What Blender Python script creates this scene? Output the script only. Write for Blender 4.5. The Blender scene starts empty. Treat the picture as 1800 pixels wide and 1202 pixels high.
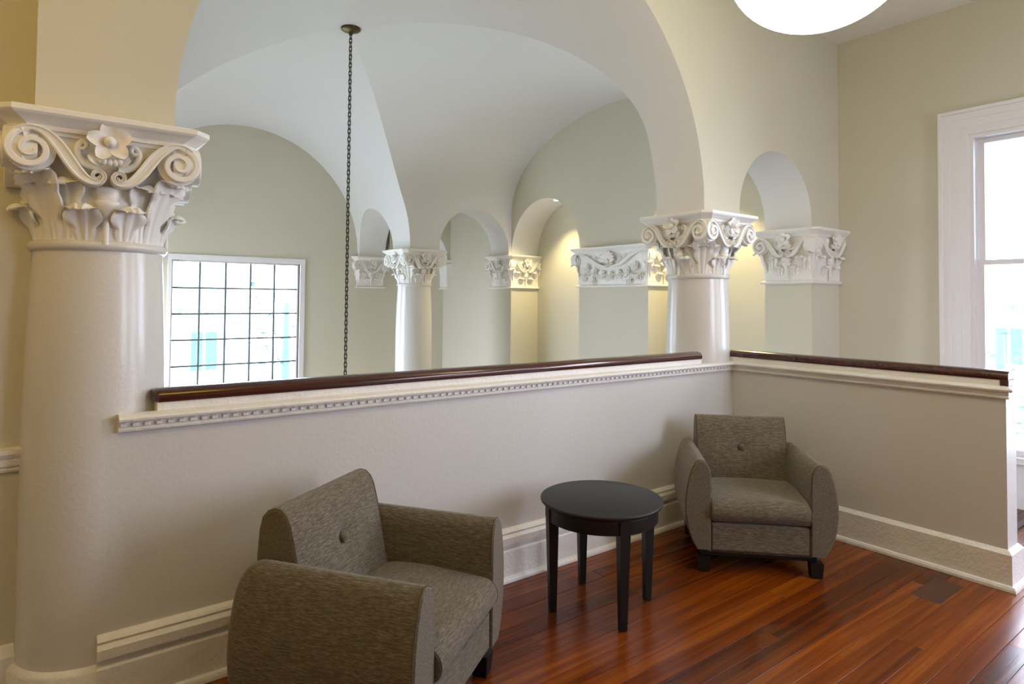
import bpy, math, random
from mathutils import Matrix, Vector
random.seed(7)
sc = bpy.context.scene
COL = sc.collection
PI = math.pi
R = math.radians

# ------------------------------------------------------------------ camera
CAM = (-4.265, -2.86, 1.55)
YAW, PITCH, ROLL = R(37.096), R(1.596), R(0.51)
F_PX, SHIFT_PX = 1108.49, -104.754
cd = bpy.data.cameras.new('camera')
cd.sensor_width = 36.0
cd.lens = F_PX / 1800 * 36.0
cd.shift_y = SHIFT_PX / 1800
cd.clip_start = 0.05
cam = bpy.data.objects.new('camera', cd)
COL.objects.link(cam)
_f = Vector((math.sin(YAW) * math.cos(PITCH), math.cos(YAW) * math.cos(PITCH), math.sin(PITCH)))
_r = Vector((math.cos(YAW), -math.sin(YAW), 0))
_u = _r.cross(_f)
_c, _s = math.cos(ROLL), math.sin(ROLL)
_r2, _u2 = _c * _r + _s * _u, -_s * _r + _c * _u
cam.matrix_world = Matrix(((_r2.x, _u2.x, -_f.x, CAM[0]), (_r2.y, _u2.y, -_f.y, CAM[1]),
                           (_r2.z, _u2.z, -_f.z, CAM[2]), (0, 0, 0, 1)))
sc.camera = cam

# ------------------------------------------------------------------ world, exposure
SKY = 15.0
w = bpy.data.worlds.new('overcast_sky')
sc.world = w
w.use_nodes = True
bg = w.node_tree.nodes['Background']
bg.inputs[0].default_value = (0.87, 0.91, 1.12, 1)
bg.inputs[1].default_value = SKY
sc.view_settings.view_transform = 'Standard'
sc.view_settings.look = 'None'
sc.view_settings.gamma = 1.0
sc.view_settings.use_curve_mapping = False
sc.view_settings.exposure = 0.0
cy = sc.cycles
cy.max_bounces = 14
cy.diffuse_bounces = 10
cy.glossy_bounces = 4
cy.transparent_max_bounces = 12
cy.caustics_reflective = False
cy.caustics_refractive = False
cy.sample_clamp_indirect = 6.0

def portal(name, loc, rot, sx, sy):
    ld = bpy.data.lights.new(name, 'AREA')
    ld.shape = 'RECTANGLE'
    ld.size, ld.size_y = sx, sy
    ld.cycles.is_portal = True
    o = bpy.data.objects.new(name, ld)
    o.location, o.rotation_euler = loc, rot
    COL.objects.link(o)

# window openings (inner clear rectangles): far window, right window, left-arm window, two behind the camera
WF = (-2.82, -1.12, 0.24, 2.05)            # X0 X1 Z0 Z1 on Y=6.55
WR = (-2.35, -1.04, 0.37, 2.92)            # Y0 Y1 Z0 Z1 on X=1.735
WF2 = (-3.3, -0.7, -3.1, -0.75)           # unseen opening added below the far window to light the stairwell
WR2 = (-4.35, -3.45, 0.37, 2.92)         # second sash window on the right wall, out of frame
WB = ((-0.4, 0.65, 0.9, 3.2),)            # X0 X1 Z0 Z1 on Y=-5, behind the viewer
WA = (4.85, 6.35, -1.2, 2.1)             # Y0 Y1 Z0 Z1 in the left side of the far arm, behind the big column
XSIDE = -3.83
portal('portal_far', ((WF[0] + WF[1]) / 2, 6.72, (WF[2] + WF[3]) / 2), (-PI / 2, 0, 0), WF[1] - WF[0], WF[3] - WF[2])
portal('portal_right', (1.92, (WR[0] + WR[1]) / 2, (WR[2] + WR[3]) / 2), (0, PI / 2, 0), WR[3] - WR[2], WR[1] - WR[0])
portal('portal_right', (1.92, (WR2[0] + WR2[1]) / 2, (WR2[2] + WR2[3]) / 2), (0, PI / 2, 0), WR2[3] - WR2[2], WR2[1] - WR2[0])
portal('portal_added', ((WF2[0] + WF2[1]) / 2, 6.72, (WF2[2] + WF2[3]) / 2), (-PI / 2, 0, 0), WF2[1] - WF2[0], WF2[3] - WF2[2])
for q in WB:
    portal('portal_back', ((q[0] + q[1]) / 2, -5.18, (q[2] + q[3]) / 2), (PI / 2, 0, 0), q[1] - q[0], q[3] - q[2])
portal('portal_arm', (XSIDE - .18, (WA[0] + WA[1]) / 2, (WA[2] + WA[3]) / 2), (0, -PI / 2, 0), WA[3] - WA[2], WA[1] - WA[0])

# ------------------------------------------------------------------ materials
def srgb(r, g, b):
    f = lambda c: c / 12.92 if c <= 0.04045 else ((c + 0.055) / 1.055) ** 2.4
    return (f(r / 255), f(g / 255), f(b / 255), 1)

def mat(name, col, rough=0.5, spec=0.5, coat=0.0, metal=0.0, sheen=0.0):
    m = bpy.data.materials.new(name)
    m.use_nodes = True
    b = m.node_tree.nodes['Principled BSDF']
    b.inputs['Base Color'].default_value = col
    b.inputs['Roughness'].default_value = rough
    b.inputs['Specular IOR Level'].default_value = spec
    b.inputs['Metallic'].default_value = metal
    b.inputs['Coat Weight'].default_value = coat
    b.inputs['Sheen Weight'].default_value = sheen
    return m

def N(m, t, **k):
    n = m.node_tree.nodes.new(t)
    for a, v in k.items():
        setattr(n, a, v)
    return n

def paint(name, col, rough, spec=0.5, var=0.06, bump=0.05, scale=6.0, coat=0.0, fine=60.0):
    """plaster or brushed paint: faint uneven colour and a fine brush relief"""
    m = mat(name, col, rough, spec, coat)
    L = m.node_tree.links.new
    b = m.node_tree.nodes['Principled BSDF']
    tc = N(m, 'ShaderNodeTexCoord')
    n1 = N(m, 'ShaderNodeTexNoise'); n1.inputs['Scale'].default_value = scale * 0.25; n1.inputs['Detail'].default_value = 4
    L(tc.outputs['Object'], n1.inputs['Vector'])
    mx = N(m, 'ShaderNodeMix', data_type='RGBA')
    mx.inputs[6].default_value = tuple(c * (1 - var) for c in col[:3]) + (1,)
    mx.inputs[7].default_value = tuple(min(1, c * (1 + var)) for c in col[:3]) + (1,)
    L(n1.outputs['Fac'], mx.inputs[0]); L(mx.outputs[2], b.inputs['Base Color'])
    n2 = N(m, 'ShaderNodeTexNoise'); n2.inputs['Scale'].default_value = fine; n2.inputs['Detail'].default_value = 3
    L(tc.outputs['Object'], n2.inputs['Vector'])
    n3 = N(m, 'ShaderNodeTexNoise'); n3.inputs['Scale'].default_value = scale; n3.inputs['Detail'].default_value = 5
    L(tc.outputs['Object'], n3.inputs['Vector'])
    ad = N(m, 'ShaderNodeMath', operation='ADD'); L(n2.outputs['Fac'], ad.inputs[0])
    ml = N(m, 'ShaderNodeMath', operation='MULTIPLY'); ml.inputs[1].default_value = 3.0
    L(n3.outputs['Fac'], ml.inputs[0]); L(ml.outputs[0], ad.inputs[1])
    bp = N(m, 'ShaderNodeBump'); bp.inputs['Strength'].default_value = bump; bp.inputs['Distance'].default_value = 0.02
    L(ad.outputs[0], bp.inputs['Height']); L(bp.outputs[0], b.inputs['Normal'])
    return m

M = {}
M['olive'] = paint('olive_wall_paint', srgb(203, 199, 182), 0.75, 0.25, 0.03, 0.03)
M['white'] = paint('white_vault_plaster', srgb(222, 221, 220), 0.8, 0.2, 0.02, 0.02)
M['para'] = paint('parapet_off_white_paint', srgb(208, 206, 203), 0.32, 0.45, 0.02, 0.05, 3.0)
M['gloss'] = paint('glossy_white_column_paint', srgb(212, 210, 206), 0.22, 0.5, 0.02, 0.05, 5.0)
M['orn'] = paint('white_ornament_paint', srgb(232, 230, 226), 0.35, 0.5, 0.03, 0.04, 12.0)
M['trim'] = paint('white_trim_paint', srgb(228, 226, 222), 0.32, 0.5, 0.03, 0.22, 9.0)
M['casing'] = paint('white_window_casing_paint', srgb(226, 224, 226), 0.4, 0.5, 0.02, 0.03, 8.0)
M['ceil'] = paint('white_ceiling_paint', srgb(234, 232, 230), 0.8, 0.2, 0.02, 0.02)
M['muntin'] = mat('grey_green_muntin', srgb(96, 108, 108), 0.5)
M['black'] = mat('black_lacquer', srgb(30, 29, 29), 0.5, 0.4)
M['leg'] = mat('black_leg_paint', srgb(16, 14, 13), 0.45, 0.4)
M['bronze'] = mat('aged_bronze', srgb(92, 80, 52), 0.42, 0.5, 0, 0.85)
M['iron'] = mat('dark_chain_iron', srgb(62, 56, 46), 0.5, 0.5, 0, 0.6)
M['stone'] = paint('grey_lower_floor', srgb(165, 163, 166), 0.5)

def wood(name, cols, rough, gx, gy, coat, spec=0.5, bump=0.08, axis='X', rnd=True):
    m = mat(name, cols[0], rough, spec, coat)
    L = m.node_tree.links.new
    b = m.node_tree.nodes['Principled BSDF']
    tc = N(m, 'ShaderNodeTexCoord')
    oi = N(m, 'ShaderNodeObjectInfo')
    mp = N(m, 'ShaderNodeMapping')
    mp.inputs['Scale'].default_value = (gx, gy, gy) if axis == 'X' else (gy, gx, gy)
    cb = N(m, 'ShaderNodeCombineXYZ')
    ml = N(m, 'ShaderNodeMath', operation='MULTIPLY'); ml.inputs[1].default_value = 37.0
    L(oi.outputs['Random'], ml.inputs[0]); L(ml.outputs[0], cb.inputs[2]); L(ml.outputs[0], cb.inputs[0])
    L(tc.outputs['Object'], mp.inputs['Vector']); L(cb.outputs[0], mp.inputs['Location'])
    n1 = N(m, 'ShaderNodeTexNoise'); n1.inputs['Scale'].default_value = 1.0; n1.inputs['Detail'].default_value = 6; n1.inputs['Distortion'].default_value = 0.6
    L(mp.outputs[0], n1.inputs['Vector'])
    a2 = N(m, 'ShaderNodeMath', operation='MULTIPLY_ADD'); a2.inputs[1].default_value = 0.40 if rnd else 0.0
    a2.inputs[2].default_value = -0.19 if rnd else 0.0
    L(oi.outputs['Random'], a2.inputs[0])
    sm = N(m, 'ShaderNodeMath', operation='ADD', use_clamp=True)
    L(n1.outputs['Fac'], sm.inputs[0]); L(a2.outputs[0], sm.inputs[1])
    cr = N(m, 'ShaderNodeValToRGB')
    e = cr.color_ramp.elements
    e[0].position, e[0].color = 0.18, cols[0]
    e[1].position, e[1].color = 0.82, cols[-1]
    for i, c in enumerate(cols[1:-1]):
        x = e.new(0.18 + 0.64 * (i + 1) / (len(cols) - 1)); x.color = c
    L(sm.outputs[0], cr.inputs[0]); L(cr.outputs[0], b.inputs['Base Color'])
    bp = N(m, 'ShaderNodeBump'); bp.inputs['Strength'].default_value = bump; bp.inputs['Distance'].default_value = 0.01
    L(n1.outputs['Fac'], bp.inputs['Height']); L(bp.outputs[0], b.inputs['Normal'])
    return m

M['plank'] = wood('varnished_heart_pine', [srgb(62, 26, 6), srgb(94, 40, 5), srgb(116, 53, 7), srgb(142, 74, 13)], 0.25, 0.9, 26.0, 0.0, 0.3, 0.05)
M['plank_dark'] = wood('dark_patch_board', [srgb(40, 16, 8), srgb(60, 26, 13), srgb(74, 34, 18)], 0.3, 1.1, 22.0, 0.25)
M['rail'] = wood('dark_mahogany', [srgb(44, 18, 14), srgb(66, 28, 20), srgb(84, 38, 24)], 0.22, 1.0, 40.0, 0.4, 0.5, 0.03, 'X', False)
M['seam'] = mat('dark_floor_underlay', srgb(26, 14, 8), 0.8)

def fabric(name='taupe_slub_upholstery', along='X'):
    m = mat(name, srgb(120, 110, 92), 0.9, 0.15, 0, 0, 0.25)
    L = m.node_tree.links.new
    b = m.node_tree.nodes['Principled BSDF']
    b.inputs['Sheen Roughness'].default_value = 0.4
    tc = N(m, 'ShaderNodeTexCoord')
    def streak(scale, seed):
        mp = N(m, 'ShaderNodeMapping'); mp.inputs['Scale'].default_value = scale; mp.inputs['Location'].default_value = (seed, seed, seed)
        n = N(m, 'ShaderNodeTexNoise'); n.inputs['Scale'].default_value = 1.0; n.inputs['Detail'].default_value = 3
        L(tc.outputs['Object'], mp.inputs['Vector']); L(mp.outputs[0], n.inputs['Vector'])
        return n
    v3 = lambda a, b: (a, b, b) if along == 'X' else (b, a, b)
    n1 = streak(v3(55, 300), 0.0)
    n2 = streak(v3(22, 230), 3.1)
    ad = N(m, 'ShaderNodeMath', operation='ADD'); L(n1.outputs['Fac'], ad.inputs[0]); L(n2.outputs['Fac'], ad.inputs[1])
    mr = N(m, 'ShaderNodeMapRange'); mr.inputs[1].default_value = 0.72; mr.inputs[2].default_value = 1.28
    L(ad.outputs[0], mr.inputs[0])
    cr = N(m, 'ShaderNodeValToRGB'); e = cr.color_ramp.elements
    e[0].color = srgb(86, 78, 65); e[1].color = srgb(130, 123, 109)
    x = e.new(0.5); x.color = srgb(105, 97, 83)
    L(mr.outputs[0], cr.inputs[0]); L(cr.outputs[0], b.inputs['Base Color'])
    bp = N(m, 'ShaderNodeBump'); bp.inputs['Strength'].default_value = 0.25; bp.inputs['Distance'].default_value = 0.004
    L(mr.outputs[0], bp.inputs['Height']); L(bp.outputs[0], b.inputs['Normal'])
    return m
M['fabric'] = fabric()
M['fabric_arm'] = fabric('taupe_slub_upholstery_arm', 'Y')
M['welt'] = mat('taupe_piping', srgb(96, 86, 68), 0.9, 0.15)

def glass():
    m = bpy.data.materials.new('window_glass'); m.use_nodes = True
    nt = m.node_tree; nt.nodes.clear(); L = nt.links.new
    o = N(m, 'ShaderNodeOutputMaterial'); mx = N(m, 'ShaderNodeMixShader'); t = N(m, 'ShaderNodeBsdfTransparent')
    g = N(m, 'ShaderNodeBsdfGlossy'); g.inputs['Roughness'].default_value = 0.02
    t.inputs[0].default_value = (0.96, 0.985, 0.985, 1)
    fr = N(m, 'ShaderNodeFresnel'); fr.inputs[0].default_value = 1.4
    L(fr.outputs[0], mx.inputs[0]); L(t.outputs[0], mx.inputs[1]); L(g.outputs[0], mx.inputs[2]); L(mx.outputs[0], o.inputs[0])
    return m
M['glass'] = glass()

def emit(name, col, s):
    m = mat(name, (0.9, 0.88, 0.82, 1), 0.35)
    b = m.node_tree.nodes['Principled BSDF']
    b.inputs['Emission Color'].default_value = col
    b.inputs['Emission Strength'].default_value = s
    return m
LAMP_STRENGTH = 10.0
M['globe'] = emit('lit_opal_glass', (1.0, 0.84, 0.50, 1), LAMP_STRENGTH)
M['amber'] = emit('lit_amber_glass', (1.0, 0.62, 0.11, 1), 8.0)
M['bulb'] = emit('lit_downlight_lens', (1.0, 0.86, 0.55, 1), 12.0)

# ------------------------------------------------------------------ mesh helpers
class MB:
    def __init__(s):
        s.v, s.f, s.m, s.sm = [], [], [], []
    def add(s, vs, fs, mi=0, smooth=False):
        o = len(s.v); s.v += [tuple(p) for p in vs]
        for q in fs:
            s.f.append(tuple(o + i for i in q)); s.m.append(mi); s.sm.append(smooth)
        return s
    def box(s, x0, x1, y0, y1, z0, z1, mi=0):
        return s.add([(x0, y0, z0), (x1, y0, z0), (x1, y1, z0), (x0, y1, z0), (x0, y0, z1), (x1, y0, z1), (x1, y1, z1), (x0, y1, z1)],
                     [(3, 2, 1, 0), (4, 5, 6, 7), (0, 1, 5, 4), (1, 2, 6, 5), (2, 3, 7, 6), (3, 0, 4, 7)], mi)
    def cbox(s, x0, x1, y0, y1, z0, z1, c=0.004, mi=0):
        """box with chamfered edges (24 verts)"""
        X, Y, Z = (x0, x1), (y0, y1), (z0, z1); vs = []; idx = {}
        for ix in (0, 1):
            for iy in (0, 1):
                for iz in (0, 1):
                    dx, dy, dz = (c, -c)[ix], (c, -c)[iy], (c, -c)[iz]
                    for a in range(3):
                        p = [X[ix] + dx, Y[iy] + dy, Z[iz] + dz]; p[a] = (X, Y, Z)[a][(ix, iy, iz)[a]]
                        idx[ix, iy, iz, a] = len(vs); vs.append(p)
        g = lambda x, y, z, a: idx[x, y, z, a]; fs = []
        for a in range(3):
            b_, c_ = (a + 1) % 3, (a + 2) % 3
            for k in (0, 1):
                q = []
                for (p, r) in ((0, 0), (1, 0), (1, 1), (0, 1)):
                    t = [0, 0, 0]; t[a], t[b_], t[c_] = k, p, r; q.append(g(*t, a))
                fs.append(tuple(q if k else q[::-1]))
            for p in (0, 1):
                for r in (0, 1):
                    t0 = [0, 0, 0]; t1 = [0, 0, 0]
                    t0[b_] = t1[b_] = p; t0[c_] = t1[c_] = r; t1[a] = 1
                    q = [g(*t0, b_), g(*t1, b_), g(*t1, c_), g(*t0, c_)]
                    fs.append(tuple(q if (p ^ r) else q[::-1]))
        for ix in (0, 1):
            for iy in (0, 1):
                for iz in (0, 1):
                    q = [g(ix, iy, iz, 0), g(ix, iy, iz, 1), g(ix, iy, iz, 2)]
                    fs.append(tuple(q if (ix + iy + iz) % 2 else q[::-1]))
        return s.add(vs, fs, mi)
    def quad(s, a, b, c, d, mi=0):
        return s.add([a, b, c, d], [(0, 1, 2, 3)], mi)
    def grid(s, rows, mi=0, smooth=True, closed=False, flip=False):
        n = len(rows[0]); vs = [p for r in rows for p in r]; fs = []
        for i in range(len(rows) - 1):
            for j in range(n if closed else n - 1):
                k = (j + 1) % n
                q = (i * n + j, i * n + k, (i + 1) * n + k, (i + 1) * n + j)
                fs.append(q[::-1] if flip else q)
        return s.add(vs, fs, mi, smooth)
    def cap(s, ring, mi=0, flip=False):
        n = len(ring); q = tuple(range(n))
        return s.add(ring, [q[::-1] if flip else q], mi)
    def lathe(s, prof, n=32, mi=0, smooth=True, cx=0, cy=0, a0=0.0, caps=True):
        rows = [[(cx + r * math.cos(a0 + 2 * PI * j / n), cy + r * math.sin(a0 + 2 * PI * j / n), z) for j in range(n)] for r, z in prof]
        s.grid(rows, mi, smooth, True)
        if caps:
            if prof[0][0] > 1e-5: s.cap(rows[0], mi, True)
            if prof[-1][0] > 1e-5: s.cap(rows[-1], mi)
        return s
    def mesh(s, name, mats):
        me = bpy.data.meshes.new(name)
        me.from_pydata(s.v, [], s.f)
        for x in (mats if isinstance(mats, (list, tuple)) else [mats]):
            me.materials.append(x)
        me.polygons.foreach_set('material_index', s.m)
        me.polygons.foreach_set('use_smooth', s.sm)
        me.update()
        return me

def link(name, me, parent=None, loc=(0, 0, 0), rot=(0, 0, 0), scale=(1, 1, 1)):
    o = bpy.data.objects.new(name, me)
    COL.objects.link(o)
    o.parent = parent
    o.location, o.rotation_euler, o.scale = loc, rot, scale
    return o

def obj(name, mb, mats, parent=None, **k):
    return link(name, mb.mesh(name, mats), parent, **k)

def tag(o, label, cat, group=None, kind=None):
    o['label'] = label
    o['category'] = cat
    if group: o['group'] = group
    if kind: o['kind'] = kind
    return o

def struct(o, label, cat):
    return tag(o, label, cat, kind='structure')

def autosmooth(o, ang=35):
    me = o.data
    me.polygons.foreach_set('use_smooth', [True] * len(me.polygons))
    me.set_sharp_from_angle(angle=R(ang))
    return o

def sweep(path, prof, mi=0, closed=False, caps=True, mb=None):
    """profile [(out, z)] along an XY polyline; out is to the right-hand side of travel; mitred corners"""
    mb = mb or MB()
    n = len(path); rows = []
    for i, p in enumerate(path):
        p = Vector(p)
        d0 = (p - Vector(path[i - 1])).normalized() if i > 0 else None
        d1 = (Vector(path[i + 1]) - p).normalized() if i < n - 1 else None
        if d0 is None: d0 = d1
        if d1 is None: d1 = d0
        n0, n1 = Vector((d0.y, -d0.x)), Vector((d1.y, -d1.x))
        mt = (n0 + n1); mt = mt / max(1e-6, mt.dot(n0)) if mt.length > 1e-6 else n0
        rows.append([(p.x + mt.x * o, p.y + mt.y * o, z) for o, z in prof])
    mb.grid(rows, mi, False, True)
    if caps:
        mb.cap(rows[0], mi); mb.cap(rows[-1], mi, True)
    return mb

# ------------------------------------------------------------------ vault geometry
Z0 = 2.215                                   # springing, top of all capitals
ZT = 3.99                                    # crown
XC, RX, YZC = -2.075, 1.755, 2.25            # barrel running along Y
YC, RY, XZC = 2.525, 2.075, 2.85             # barrel running along X
YW, XLUN, XNB, XR = 6.55, 1.36, 1.87, 1.735  # far window wall, lunette wall, niche back, right wall
YF0, YF1 = 4.60, 5.05                        # far arcade
hx = lambda z: RX * math.sqrt(max(0.0, 1 - ((max(z, YZC) - YZC) / (ZT - YZC)) ** 2))
hy = lambda z: RY * math.sqrt(max(0.0, 1 - ((max(z, XZC) - XZC) / (ZT - XZC)) ** 2))
def ybx(z, s, y):
    """x of the Y barrel at height z, side s; drifts slightly towards the far window wall"""
    t = max(0.0, (y - YF0) / (YW - YF0)) ** 1.25
    return XC + 0.165 * t + s * hx(z) * (1 - 0.035 * t)
ROWS = [Z0 + (YZC - Z0) * i / 2 for i in range(2)] + [YZC + (ZT - YZC) * math.sin(PI / 2 * i / 40) for i in range(41)]
ROWSX = [Z0 + (XZC - Z0) * i / 12 for i in range(12)] + [XZC + (ZT - XZC) * math.sin(PI / 2 * i / 32) for i in range(33)]

def strip(mb, rows, pt, n, flip=False):
    """rows: [(z, a, b)], pt(z, t) -> point"""
    mb.grid([[pt(z, a + (b - a) * j / n) for j in range(n + 1)] for z, a, b in rows], 0, True, False, flip)

def cell(zs, start, end, pt, n=14, opening=None):
    """one vault cell; opening=(centre, radius, z_spring) cuts an arch out of it"""
    mb = MB()
    if not opening:
        strip(mb, [(z, start(z), end(z)) for z in zs], pt, n)
        return mb
    c, r, zs0 = opening
    apex = zs0 + r
    half = lambda z: math.sqrt(max(0.0, r * r - max(0.0, z - zs0) ** 2))
    lo = sorted(set([z for z in zs if z < apex - 0.002] + [zs0 + r * math.sin(PI / 2 * i / 22) for i in range(23)]))
    lo = [z for z in lo if z <= apex + 1e-6]
    strip(mb, [(z, start(z), c - half(z)) for z in lo], pt, 8)
    strip(mb, [(z, c + half(z), end(z)) for z in lo], pt, 8)
    hi = [apex] + [z for z in zs if z > apex + 0.002]
    # upper part: two strips that share the apex column, so the seam is exact
    k = lambda z: start(z) + (end(z) - start(z)) * (c - start(apex)) / (end(apex) - start(apex))
    strip(mb, [(z, start(z), k(z)) for z in hi], pt, 8)
    strip(mb, [(z, k(z), end(z)) for z in hi], pt, 8)
    return mb

vault = obj('ceiling_vault', MB().box(-6.7, 2.1, -5.2, 6.75, 4.16, 4.3), M['ceil'])  # own mesh is an unseen roof slab, added to stop sky light leaking in
struct(vault, 'smooth white plaster groin vault over the open stairwell', 'vault')
OPF = ((0.13 + 1.31) / 2, (1.31 - 0.13) / 2, 2.245)       # small arch column - far corner (x)
OPW = (5.80, 0.66, Z0)                                    # small arch far column - window wall (y)
XL = -5.5
cells = [
    cell(ROWS, lambda z: 0.0, lambda z: YC - hy(z), lambda z, y: (ybx(z, 1, y), y, z)),
    cell(ROWS, lambda z: 0.0, lambda z: YC - hy(z), lambda z, y: (ybx(z, -1, y), y, z)),
    cell(ROWS, lambda z: YC + hy(z), lambda z: YW, lambda z, y: (ybx(z, 1, y), y, z), 14, OPW),
    cell(ROWS, lambda z: YC + hy(z), lambda z: YW, lambda z, y: (ybx(z, -1, y), y, z)),
    cell(ROWSX, lambda z: XC + hx(z), lambda z: XLUN, lambda z, x: (x, YC + hy(z), z), 14, OPF),
    cell(ROWSX, lambda z: XC + hx(z), lambda z: XLUN, lambda z, x: (x, YC - hy(z), z), 14, (0.684, 0.554, 2.26)),
    cell(ROWSX, lambda z: XL, lambda z: XC - hx(z), lambda z, x: (x, YC + hy(z), z)),
    cell(ROWSX, lambda z: XL, lambda z: XC - hx(z), lambda z, x: (x, YC - hy(z), z)),
]
for c in cells:
    obj('vault_cell', c, M['white'], vault)
# soffits of the small arches
def soffit(path, fa, fb, n=4):
    rows = []
    for u, z in path:
        a, b_ = fa(u, z), fb(u, z)
        rows.append([tuple(a[i] + (b_[i] - a[i]) * k / n for i in range(3)) for k in range(n + 1)])
    mb = MB(); mb.grid(rows, 0, True)
    return mb
def arcpath(c, r, zs, z0=Z0, n=40):
    p = [(c - r, z0)] if z0 < zs - 1e-6 else []
    p += [(c - r * math.cos(PI * i / n), zs + r * math.sin(PI * i / n)) for i in range(n + 1)]
    if z0 < zs - 1e-6: p.append((c + r, z0))
    return p
obj('arch_soffit', soffit(arcpath(*OPF), lambda x, z: (x, YC + hy(z), z), lambda x, z: (x, YF1, z)), M['white'], vault)
obj('arch_soffit', soffit(arcpath(*OPW), lambda y, z: (ybx(z, 1, y), y, z), lambda y, z: (0.13 + 0.09 * (y - 5.1) / 1.4, y, z)), M['white'], vault)

# ------------------------------------------------------------------ walls
def arched(mb, pieces, pt, ztop, n=36, mi=0, flip=False):
    """wall face built of strips: pieces = [(a, b, zlow | (c, r, zs))]"""
    for a, b_, lo in pieces:
        if isinstance(lo, tuple):
            c, r, zs = lo
            us = [c - r * math.cos(PI * i / n) for i in range(n + 1)]
            low = [zs + r * math.sin(PI * i / n) for i in range(n + 1)]
        else:
            us, low = [a, b_], [lo, lo]
        mb.grid([[pt(u, z) for u, z in zip(us, low)], [pt(u, max(ztop, z + 1e-4)) for u, z in zip(us, low)]], mi, False, False, flip)
    return mb
# front arcade wall (plane Y=0): left pier, big arch, middle pier, small arch, right pilaster
mb = MB()
PL, PR = -4.281, XC - RX
arched(mb, [(PL, PR, Z0)], lambda u, z: (u, 0, z), 4.17)
us = [XC - RX * math.cos(PI * i / 64) for i in range(65)]
mb.grid([[(x, 0, YZC + (ZT - YZC) * math.sin(PI * i / 64)) for i, x in enumerate(us)], [(x, 0, 4.17) for x in us]], 0, False)
mb.quad((PR, 0, Z0), (PR + .0005, 0, Z0), (PR + .0005, 0, YZC), (PR, 0, YZC))
SA = (0.684, 0.554, 2.26)
arched(mb, [(XC + RX, 0.13, Z0), (0.13, 1.238, SA), (1.238, XR, -0.1)], lambda u, z: (u, 0, z), 4.17)
mb.quad((PL, 0, Z0), (PL, 0.45, Z0), (PL, 0.45, 4.17), (PL, 0, 4.17))                      # pier left side
mb.quad((PL, 0, Z0), (PR, 0, Z0), (PR, 0.45, Z0), (PL, 0.45, Z0))
mb.quad((XC + RX, 0, Z0), (0.13, 0, Z0), (0.13, 0.45, Z0), (XC + RX, 0.45, Z0))
mb.box(1.238, XNB + 0.2, 0.0005, 0.45, -3.4, Z0)
front = obj('wall_arcade', mb, M['olive'])
struct(front, 'olive painted wall with the great arch beside the balcony', 'wall')
obj('arch_soffit', soffit(arcpath(*SA), lambda x, z: (x, 0, z), lambda x, z: (x, YC - hy(z), z)), M['white'], front)

# lunette wall (plane X=XLUN) with two niches
NI1 = ((3.135 + YF0) / 2, (YF0 - 3.135) / 2, 2.235)
NI2 = ((0.45 + 1.98) / 2, (1.98 - 0.45) / 2, 2.2)
mb = MB()
arched(mb, [(0.45, 1.98, NI2), (1.98, 3.135, -3.4), (3.135, YF0, NI1), (YF0, YW, -3.4)], lambda u, z: (XLUN, u, z), 4.17, flip=True)
for y in (1.98, 3.135, YF0):
    mb.quad((XLUN, y, -3.4), (XNB, y, -3.4), (XNB, y, Z0), (XLUN, y, Z0))
lun = obj('wall_lunette', mb, M['olive'])
struct(lun, 'olive end wall with a round-headed lunette and two lit niches', 'wall')
for q in (NI1, NI2):
    obj('niche_soffit', soffit(arcpath(*q), lambda y, z: (XLUN, y, z), lambda y, z: (XNB, y, z)), M['white'], lun)
mb = MB(); mb.box(XNB, XNB + 0.2, 0.0, YW + 0.2, -3.4, 4.3)
obj('niche_back', mb, M['olive'], lun)

# far window wall
def holed(mb, ax, plane, t, a0, a1, z0, z1, holes, mi=0):
    """thick wall (slab from plane to plane+t) along axis ax with rectangular holes sorted along it"""
    def bx(p, q, r, s_):
        if q - p < 1e-5 or s_ - r < 1e-5: return
        lo, hi = min(plane, plane + t), max(plane, plane + t)
        if ax == 'X': mb.box(p, q, lo, hi, r, s_, mi)
        else: mb.box(lo, hi, p, q, r, s_, mi)
    x = a0
    for h in holes:
        bx(x, h[0], z0, z1); bx(h[0], h[1], z0, h[2]); bx(h[0], h[1], h[3], z1); x = h[1]
    bx(x, a1, z0, z1)
    return mb
struct(obj('wall_far', holed(holed(MB(), 'X', YW, 0.2, PR - .2, 2.1, -0.3, 4.2, [WF]), 'X', YW, 0.2, PR - .2, 2.1, -3.4, -0.3, [WF2]), M['olive']), 'olive far wall under a round arch holding the grid window', 'wall')
struct(obj('wall_right', holed(MB(), 'Y', XR, 0.2, -5.2, 0.0, -3.4, 4.2, [WR2, WR]), M['olive']), 'olive right wall around the tall white sash window', 'wall')
struct(obj('wall_left', MB().box(-6.7, PL, 0.2, 0.45, -3.4, 4.2), M['olive']), 'olive wall in shadow left of the big column', 'wall')
struct(obj('wall_back', holed(MB(), 'X', -5.0, -0.2, -6.7, 2.1, -3.4, 4.2, list(WB)), M['olive']), 'olive wall behind the viewer', 'wall')
struct(obj('wall_side', MB().box(-6.7, -6.5, -5.2, 0.45, -3.4, 4.2), M['olive']), 'olive side wall left of the viewer', 'wall')
mb = holed(MB(), 'Y', XL, -0.2, 0.2, YF0 + .2, -3.4, 4.2, [])
mb.box(XL, PR, YF0, YF0 + 0.2, -3.4, Z0 + 0.02); mb.box(XL - .2, PR - .2, YF0 + .2, YF0 + .22, Z0, 4.2); mb.box(PR - .22, PR - .2, YF0 + .2, YW + .2, Z0, 4.2)
holed(mb, 'Y', PR, -0.2, YF0 + .2, YW, -3.4, Z0 + 0.02, [WA])
mb.quad((XL, .45, Z0), (PR, .45, Z0), (PR, .45, Z0 + .01), (XL, .45, Z0 + .01))
struct(obj('wall_arm', mb, M['olive']), 'olive wall of the left arm of the stairwell', 'wall')
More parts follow.
